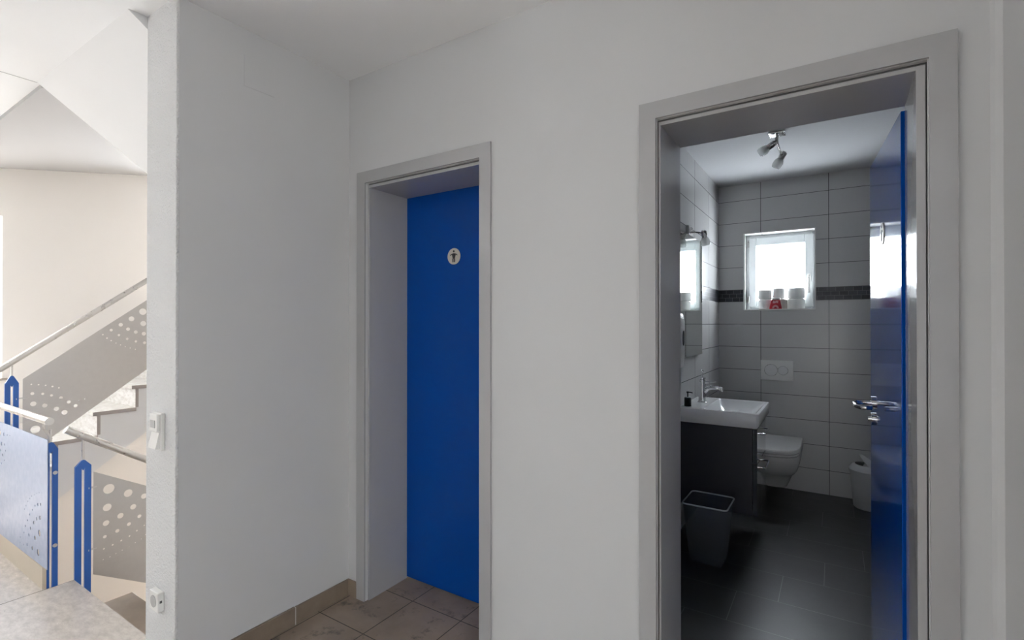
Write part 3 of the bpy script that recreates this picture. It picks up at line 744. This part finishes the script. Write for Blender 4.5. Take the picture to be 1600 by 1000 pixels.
# ------------------------------------------------------------------ bins
t = thing('swing_bin', 'white plastic bin with open swing lid at the back wall', 'waste bin', (0.212, 4.425, 0))
bm = B(); lathe(bm, [(0, 0.001), (0.098, 0.001), (0.102, 0.006), (0.122, 0.262), (0.118, 0.262), (0.099, 0.012), (0, 0.010)], seg=40); obj('body', bm, M['binwhite'], t, local=True, smooth=True)
bm = B(); lathe(bm, [(0.119, 0.254), (0.129, 0.256), (0.130, 0.274), (0.126, 0.280), (0.112, 0.300), (0.092, 0.312), (0.090, 0.308), (0.108, 0.296), (0.120, 0.277), (0.119, 0.256)], seg=40, closed=True)
rm = obj('rim', bm, M['binwhite'], t, local=True, smooth=True)
bm = B()
n = 20; rr = 0.100
top = [(rr * math.cos(2 * PI * i / n), rr * 0.92 * math.sin(2 * PI * i / n), 0.0) for i in range(n)]
lathe(bm, [(0, 0.030), (0.04, 0.026), (0.075, 0.014), (0.095, 0.0), (0.095, -0.003), (0.074, 0.010), (0.04, 0.021), (0, 0.025)], seg=36)
bmesh.ops.transform(bm, matrix=Matrix.Translation((-0.004, 0.010, 0.300)) @ Matrix.Rotation(math.radians(52), 4, 'Y'), verts=bm.verts[:])
obj('flap', bm, M['binwhite'], rm, local=True, smooth=True)
bm = B(); lathe(bm, [(0.086, 0.268), (0.088, 0.290), (0.076, 0.308), (0.045, 0.322), (0, 0.326), (0, 0.268)], (0.022, 0, 0), 32, sx=0.75)
obj('lid_dome', bm, M['binwhite'], t, local=True, smooth=True)

t = thing('wastebasket', 'dark translucent rectangular wastebasket beside the vanity cabinet', 'wastebasket', (-0.603, 2.985, 0))
bm = B()
def rr_(h, hx, hy, r): return rrect(-hx, hx, -hy, hy, r, h, 5)
outer = [rr_(0.001, 0.084, 0.088, 0.015), rr_(0.01, 0.088, 0.092, 0.018), rr_(0.325, 0.117, 0.124, 0.022)]
inner = [rr_(0.325, 0.1145, 0.1215, 0.020), rr_(0.012, 0.0855, 0.0895, 0.016), rr_(0.005, 0.080, 0.085, 0.014)]
loft(bm, outer + inner); obj('tub', bm, M['smoky'], t, local=True, smooth=True, angle=50)
bm = B(); tube(bm, rr_(0.327, 0.1175, 0.1245, 0.024), 0.0042, seg=10, closed=True)
obj('rim', bm, plain('grey_rim_plastic', (0.42, 0.44, 0.46), 0.25), t, local=True, smooth=True)

# ------------------------------------------------------------------ switch and socket on the wall end
YE = 0.862
t = thing('light_switch', 'white tall light switch with indicator on the rough wall end', 'light switch', (-2.1310, YE, 0.93))
bm = B(); box(bm, -2.1690, -2.0960, YE - 0.014, YE, 0.858, 1.000, bev=0.003); obj('frame', bm, M['white_plastic'], t)
bm = B(); prism(bm, [(YE - 0.013, 0.866), (YE - 0.030, 0.868), (YE - 0.018, 0.926), (YE - 0.013, 0.926)], 'x', -2.1640, -2.1020); obj('rocker', bm, M['white_plastic'], t)
bm = B(); box(bm, -2.1640, -2.1020, YE - 0.026, YE - 0.013, 0.930, 0.995, bev=0.003); ib = obj('indicator_unit', bm, M['white_plastic'], t)
bm = B(); box(bm, -2.1520, -2.1160, YE - 0.0275, YE - 0.0255, 0.944, 0.972); obj('indicator_window', bm, M['grime'], ib)
t = thing('power_socket', 'white wall socket low on the rough wall end', 'power socket', (-2.1300, YE, 0.30))
bm = B(); box(bm, -2.1680, -2.0980, YE - 0.022, YE, 0.262, 0.334, bev=0.003); fr_ = obj('frame', bm, M['white_plastic'], t)
bm = B(); cyl(bm, (-2.1340, YE - 0.0215, 0.298), (-2.1340, YE - 0.0235, 0.298), 0.022, seg=30); so = obj('socket_insert', bm, M['grime'], t, smooth=True)
bm = B(); box(bm, -2.0975, -2.0965, YE - 0.016, YE - 0.008, 0.296, 0.305); obj('side_catch', bm, M['rubber'], t)

# ------------------------------------------------------------------ stairs
TR, RI = 0.239, 0.1700
def tread_edge(parent, x0, x1, y0, y1, z, mat):
    bm = B(); box(bm, x0, x1, y0, y1, z - 0.028, z, bev=0.0015); return obj('tread', bm, mat, parent)
XS = -4.55
st = struct(thing('staircase_up', 'marble stairs rising behind the perforated railing', 'stairs', (-5.07, 0.8, 0)))
Y1 = 1.424 - 3 * TR
NU = 8
pts = [(Y1 + 0.002, -0.05)]
for k in range(NU):
    y = Y1 + k * TR; pts += [(y + 0.002, k * RI if k else -0.05), (y + 0.002, (k + 1) * RI - 0.029)]
    if k < NU - 1: pts += [(y + TR + 0.002, (k + 1) * RI - 0.029)]
pts += [(3.55, NU * RI - 0.029), (3.55, NU * RI - 0.30), (Y1 + NU * TR + 0.12, NU * RI - 0.30)]
# sloping lower edge
lo_ = [(Y1 + NU * TR + 0.12, 1.754 * 0 + 0.486 + (Y1 + NU * TR + 0.12 - 1.754) * 0.70), (0.90, 0.486 + (0.90 - 1.754) * 0.70), (0.90, -0.22), (Y1 + 0.002, -0.22)]
pts = pts[1:-2] + lo_
bm = B(); prism(bm, pts, 'x', -5.6, XS + 0.001)
obj('stringer', bm, M['stringer'], st)
for k in range(NU):
    y = Y1 + k * TR
    tread_edge(st, -5.6, XS + 0.012, y - 0.026, y + TR + 0.004 if k < NU - 1 else 3.55, (k + 1) * RI, [M['marble']])
    bm = B(); box(bm, -5.6, XS + 0.006, y, y + 0.020, k * RI + 0.0005, (k + 1) * RI - 0.0285); obj('riser', bm, M['marble'], st)
    bm = B(); box(bm, XS + 0.0121, XS + 0.0135, y - 0.026, y + TR + 0.004, (k + 1) * RI - 0.028, (k + 1) * RI - 0.001)
    if k in (2, 3, 4, 5): obj('tread_edge', bm, M['stone_edge'], st)
    else: bm.free()
    bm = B(); box(bm, XS + 0.0061, XS + 0.0075, y, y + 0.0205, k * RI + 0.0005, (k + 1) * RI - 0.0285)
    if k in (2, 3, 4, 5): obj('riser_edge', bm, M['stone_edge'], st)
    else: bm.free()
# descending flight
sd = struct(thing('staircase_down', 'stone stairs descending from the landing corner', 'stairs', (-2.8, 0.95, -0.2)))
YD = 0.947
for k in range(1, 8):
    y = YD + (k - 1) * 0.248
    bm = B(); box(bm, -3.300, -2.258, y + 0.001, y + 0.248, -k * RI - 0.028, -k * RI, bev=0.001); obj('tread', bm, M['tread_dark'], sd)
    bm = B(); box(bm, -3.296, -2.258, y + 0.225, y + 0.245, -(k + 1) * RI, -k * RI - 0.0285); obj('riser', bm, M['tread_dark'], sd)
bm = B(); prism(bm, [(YD + 0.001, -0.20), (YD + 0.22, -0.199), (YD + 7 * 0.248, -7 * RI - 0.03), (YD + 7 * 0.248, -7 * RI - 0.20), (YD + 0.001, -0.42)], 'x', -3.290, -2.27)
obj('stringer', bm, M['stringer'], sd)

# ------------------------------------------------------------------ railings
HC = [(1.693, 1.419, 0.025), (1.619, 1.363, 0.019), (1.551, 1.318, 0.014), (1.492, 1.279, 0.01), (1.442, 1.246, 0.006), (1.696, 1.327, 0.02), (1.597, 1.285, 0.013), (1.54, 1.241, 0.009), (1.467, 1.22, 0.006), (1.647, 1.262, 0.013), (1.592, 1.211, 0.009), (1.7, 1.248, 0.015), (1.648, 1.19, 0.009), (1.705, 1.178, 0.011), (1.492, 1.201, 0.005), (1.522, 1.182, 0.004), (1.55, 1.167, 0.004), (1.58, 1.153, 0.004), (1.611, 1.141, 0.004), (1.645, 1.13, 0.005), (1.056, 0.923, 0.005), (1.092, 0.917, 0.005), (1.128, 0.909, 0.005), (1.163, 0.897, 0.006), (1.197, 0.885, 0.005), (1.061, 0.861, 0.01), (1.113, 0.853, 0.008), (1.158, 0.837, 0.008), (1.208, 0.815, 0.01), (1.066, 0.792, 0.016), (1.124, 0.773, 0.014), (1.184, 0.742, 0.014), (1.25, 0.78, 0.011), (1.287, 0.748, 0.011), (1.227, 0.711, 0.016), (1.077, 0.62, 0.025), (1.338, 0.789, 0.005), (1.306, 0.783, 0.004)]
HB = [(1.098, 0.427, 0.026), (1.187, 0.378, 0.021), (1.263, 0.339, 0.015), (1.091, 0.328, 0.02), (1.211, 0.294, 0.015), (1.086, 0.244, 0.015), (1.151, 0.263, 0.015), (1.241, 0.231, 0.01), (1.081, 0.172, 0.009), (1.137, 0.184, 0.01), (1.191, 0.203, 0.01), (1.265, 0.171, 0.004), (1.229, 0.153, 0.005), (1.077, 0.108, 0.005), (1.116, 0.115, 0.005), (1.155, 0.124, 0.005), (1.194, 0.135, 0.005), (1.282, 0.265, 0.009), (1.074, 0.051, 0.003), (1.104, 0.054, 0.003), (1.131, 0.061, 0.003), (1.16, 0.069, 0.003), (1.192, 0.075, 0.002), (1.221, 0.088, 0.003), (1.251, 0.098, 0.003), (1.272, 0.116, 0.003)]
HA = [(-3.339, 0.482, 0.002), (-3.38, 0.475, 0.003), (-3.418, 0.465, 0.003), (-3.455, 0.451, 0.003), (-3.495, 0.436, 0.004), (-3.526, 0.418, 0.004), (-3.557, 0.397, 0.004), (-3.589, 0.368, 0.004), (-3.615, 0.345, 0.004), (-3.355, 0.421, 0.008), (-3.4, 0.411, 0.008), (-3.442, 0.397, 0.006), (-3.487, 0.367, 0.005), (-3.528, 0.334, 0.006), (-3.562, 0.297, 0.006), (-3.6, 0.259, 0.006), (-3.623, 0.219, 0.005), (-3.366, 0.351, 0.011), (-3.414, 0.336, 0.01), (-3.462, 0.306, 0.009), (-3.514, 0.265, 0.009), (-3.542, 0.224, 0.008), (-3.57, 0.167, 0.008), (-3.374, 0.272, 0.017), (-3.442, 0.232, 0.012), (-3.485, 0.169, 0.011), (-3.393, 0.17, 0.017), (-3.628, 0.153, 0.005), (-3.685, 0.18, 0.005), (-3.691, 0.15, 0.004), (-4.078, 0.693, 0.016), (-4.005, 0.694, 0.011), (-3.941, 0.698, 0.006), (-3.886, 0.702, 0.004), (-4.125, 0.629, 0.016), (-4.046, 0.635, 0.011), (-3.985, 0.638, 0.007), (-4.073, 0.593, 0.009), (-3.969, 0.605, 0.006), (-4.026, 0.572, 0.009), (-4.052, 0.52, 0.007), (-3.995, 0.546, 0.005), (-4.11, 0.486, 0.006)]

def sheet(outline, holes, axis, at, th=0.003):
    """perforated sheet: filled 2D curve with round holes, made into a mesh"""
    cu = bpy.data.curves.new('tmp', 'CURVE'); cu.dimensions = '2D'; cu.fill_mode = 'BOTH'; cu.extrude = th / 2
    def spl(pts):
        s = cu.splines.new('POLY'); s.points.add(len(pts) - 1)
        for p_, q in zip(s.points, pts): p_.co = (q[0], q[1], 0, 1)
        s.use_cyclic_u = True
    spl(outline)
    for (u, v, r) in holes:
        n_ = 20 if r > 0.007 else 10
        spl([(u + r * math.cos(2 * PI * k / n_), v + r * math.sin(2 * PI * k / n_)) for k in range(n_)])
    o = bpy.data.objects.new('tmp', cu); col.objects.link(o)
    dg = bpy.context.evaluated_depsgraph_get(); dg.update()
    me = bpy.data.meshes.new_from_object(o.evaluated_get(dg))
    bpy.data.objects.remove(o); bpy.data.curves.remove(cu)
    bm = B(); bm.from_mesh(me); bpy.data.meshes.remove(me)
    for v in bm.verts:
        u, w, d = v.co
        v.co = (at + d, u, w) if axis == 'x' else (u, at + d, w)
    return bm

def post(parent, x, y0, y1, zb, zs, zp, zr, rail):
    """slotted blue post in a plane x: two flat uprights joined by slanted shoulders, central rod to the rail"""
    ym = (y0 + y1) / 2; w = (y1 - y0) * 0.40; th = 0.007
    bm = B()
    prism(bm, [(y0, zb), (y0 + w, zb), (y0 + w, zs - 0.010), (ym, zs - 0.022), (ym, zp), (ym - 0.008, zp - 0.004), (y0, zs)], 'x', x - th, x + th)
    p_ = obj('post', bm, M['railblue'], parent)
    bm = B()
    prism(bm, [(y1, zb), (y1, zs), (ym + 0.008, zp - 0.004), (ym, zp), (ym, zs - 0.022), (y1 - w, zs - 0.010), (y1 - w, zb)], 'x', x - th, x + th)
    obj('upright', bm, M['railblue'], p_)
    bm = B(); cyl(bm, (x, ym, zp - 0.03), (x, ym, zr), 0.006, seg=12)
    if rail is not None: cyl(bm, (x, ym, zr), (x, ym, rail), 0.006, seg=12)
    obj('rod', bm, M['steel'], p_, smooth=True)
    return p_
def bolt(parent, a, b_, r=0.0045):
    bm = B(); cyl(bm, a, b_, r, seg=10); e = Vector(b_) - Vector(a); e.normalize()
    cyl(bm, Vector(a) - e * 0.003, a, r * 1.9, seg=12)
    obj('bolt', bm, M['steel'], parent, smooth=True)

# railing beside the rising flight
r = thing('stair_railing', 'steel handrail and perforated panel rising with the marble stairs', 'railing', (-4.5, 0.96, 0.0), 0, 'perforated steel railings with blue posts')
def zc(y, y0, z0, s): return z0 + (y - y0) * s
bm = B(); tube(bm, [(-4.5, 0.70, zc(0.70, 0.908, 1.035, 0.772)), (-4.5, 3.1, zc(3.1, 0.908, 1.035, 0.772))], 0.0185, seg=20); obj('handrail', bm, M['steel'], r, smooth=True)
pc = [(1.014, 0.50), (1.014, 0.963), (2.05, 0.963 + 1.036 * 0.775), (2.05, 0.562 + (2.05 - 1.175) * 0.749), (1.05, 0.562 + (1.05 - 1.175) * 0.749)]
obj('panel', sheet(pc, HC, 'x', -4.497), M['panel'], r)
p_ = post(r, -4.5, 0.929, 0.995, 0.0, 0.938, 0.990, 1.055, None)
bolt(p_, (-4.5, 0.985, 0.835), (-4.497, 1.045, 0.838))
bolt(p_, (-4.5, 0.985, 0.600), (-4.497, 1.045, 0.603))
p_ = post(r, -4.5, 2.08, 2.15, 1.0, 1.80, 1.84, 1.93, None)

# landing railing
r = thing('landing_railing', 'level steel handrail with perforated panel tinted blue as if reflecting sky at the landing edge', 'railing', (-3.35, 0.835, 0.0), 0, 'perforated steel railings with blue posts')
bm = B(); tube(bm, [(-3.268, 0.835, 0.845), (-4.62, 0.835, 0.845)], 0.0185, seg=22); obj('handrail', bm, M['steel'], r, smooth=True)
obj('panel', sheet([(-3.255, 0.118), (-3.255, 0.757), (-4.42, 0.757), (-4.42, 0.105)], HA, 'y', 0.826), M['panel_level'], r)
p_ = post(r, -3.352, 0.834, 0.889, -0.22, 0.690, 0.728, 0.79, None)
bm = B(); tube(bm, [(-3.352, 0.862, 0.70), (-3.352, 0.855, 0.76), (-3.352, 0.835, 0.80), (-3.352, 0.835, 0.83)], 0.006, seg=10); obj('rod', bm, M['steel'], p_, smooth=True)
for zz in (0.57, 0.20): bolt(p_, (-3.340, 0.876, zz), (-3.352, 0.876, zz), 0.005)

# railing of the descending flight
r = thing('descending_railing', 'steel handrail and pierced panel descending beside the lower stairs', 'railing', (-3.335, 0.98, -0.2), 0, 'perforated steel railings with blue posts')
bm = B(); s_ = -0.66
tube(bm, [(-3.335, 0.915, 0.783), (-3.335, 2.4, 0.783 + 1.485 * s_)], 0.0185, seg=20); obj('handrail', bm, M['steel'], r, smooth=True)
pb_ = [(1.030, -0.010), (1.030, 0.538), (1.95, 0.538 - 0.92 * 0.585), (1.95, -0.010 - 0.92 * 0.625)]
obj('panel', sheet(pb_, HB, 'x', -3.332), M['panel'], r)
p_ = post(r, -3.335, 0.952, 1.020, -0.32, 0.578, 0.612, 0.738, None)
bolt(p_, (-3.335, 1.012, 0.455), (-3.333, 1.045, 0.455)); bolt(p_, (-3.335, 1.012, 0.125), (-3.333, 1.045, 0.125))

# ------------------------------------------------------------------ stairwell window, and unseen windows added to light the rooms
def bigwindow(nm, ax, at, u0, u1, z0, z1, mull, label):
    t = struct(thing(nm, label, 'window', (at, (u0 + u1) / 2, z0) if ax == 'x' else ((u0 + u1) / 2, at, z0)))
    def bx(bm, p, q, r_, s, d0=-0.03, d1=0.03):
        if ax == 'x': box(bm, at + d0, at + d1, p, q, r_, s)
        else: box(bm, p, q, at + d0, at + d1, r_, s)
    bm = B(); w = 0.05
    bx(bm, u0, u0 + w, z0, z1); bx(bm, u1 - w, u1, z0, z1); bx(bm, u0 + w, u1 - w, z0, z0 + w); bx(bm, u0 + w, u1 - w, z1 - w, z1)
    for k in range(1, mull): c = u0 + (u1 - u0) * k / mull; bx(bm, c - 0.03, c + 0.03, z0 + w, z1 - w)
    obj('window_frame', bm, M['pvc'], t)
    bm = B(); bx(bm, u0 + w, u1 - w, z0 + w, z1 - w, -0.003, 0.003); obj('window_pane', bm, M['glass'], t)
bigwindow('window_2', 'x', -5.80, -0.20, 1.14, 0.89, 2.19, 1, 'bright stairwell window at the left edge')
bigwindow('fill_window_3', 'x', -5.80, 2.45, 3.40, 1.60, 2.75, 1, 'unseen window added over the half landing for light')  # added out of view to brighten the upper stairwell
bigwindow('fill_window_4', 'x', -5.80, 2.45, 3.40, -1.35, 0.4, 1, 'unseen window added on the lower floor to light the stairwell')  # added out of view to brighten the lower well
bigwindow('fill_window_5', 'x', 3.0, -1.5, 0.5, 0.1, 2.3, 2, 'unseen tall window added on the right to light the hall')  # added out of view, lights the left wall and ceiling
bigwindow('fill_window_7', 'y', -4.1, -0.3, 0.5, 0.1, 1.5, 1, 'unseen low window added opposite the doors as fill light')  # added out of view, sends fill through the bathroom doorway
bigwindow('fill_window_6', 'x', -5.80, -2.8, -1.6, 0.3, 2.19, 1, 'unseen window added on the far left for fill light')  # added out of view, lights the right wall strip
bm = B(); box(bm, -5.80, -5.575, -0.23, 1.17, 0.872, 0.889, bev=0.002)
struct(obj('trim_5', bm, M['windowsill']), 'brown stone sill under the stairwell window', 'window sill')
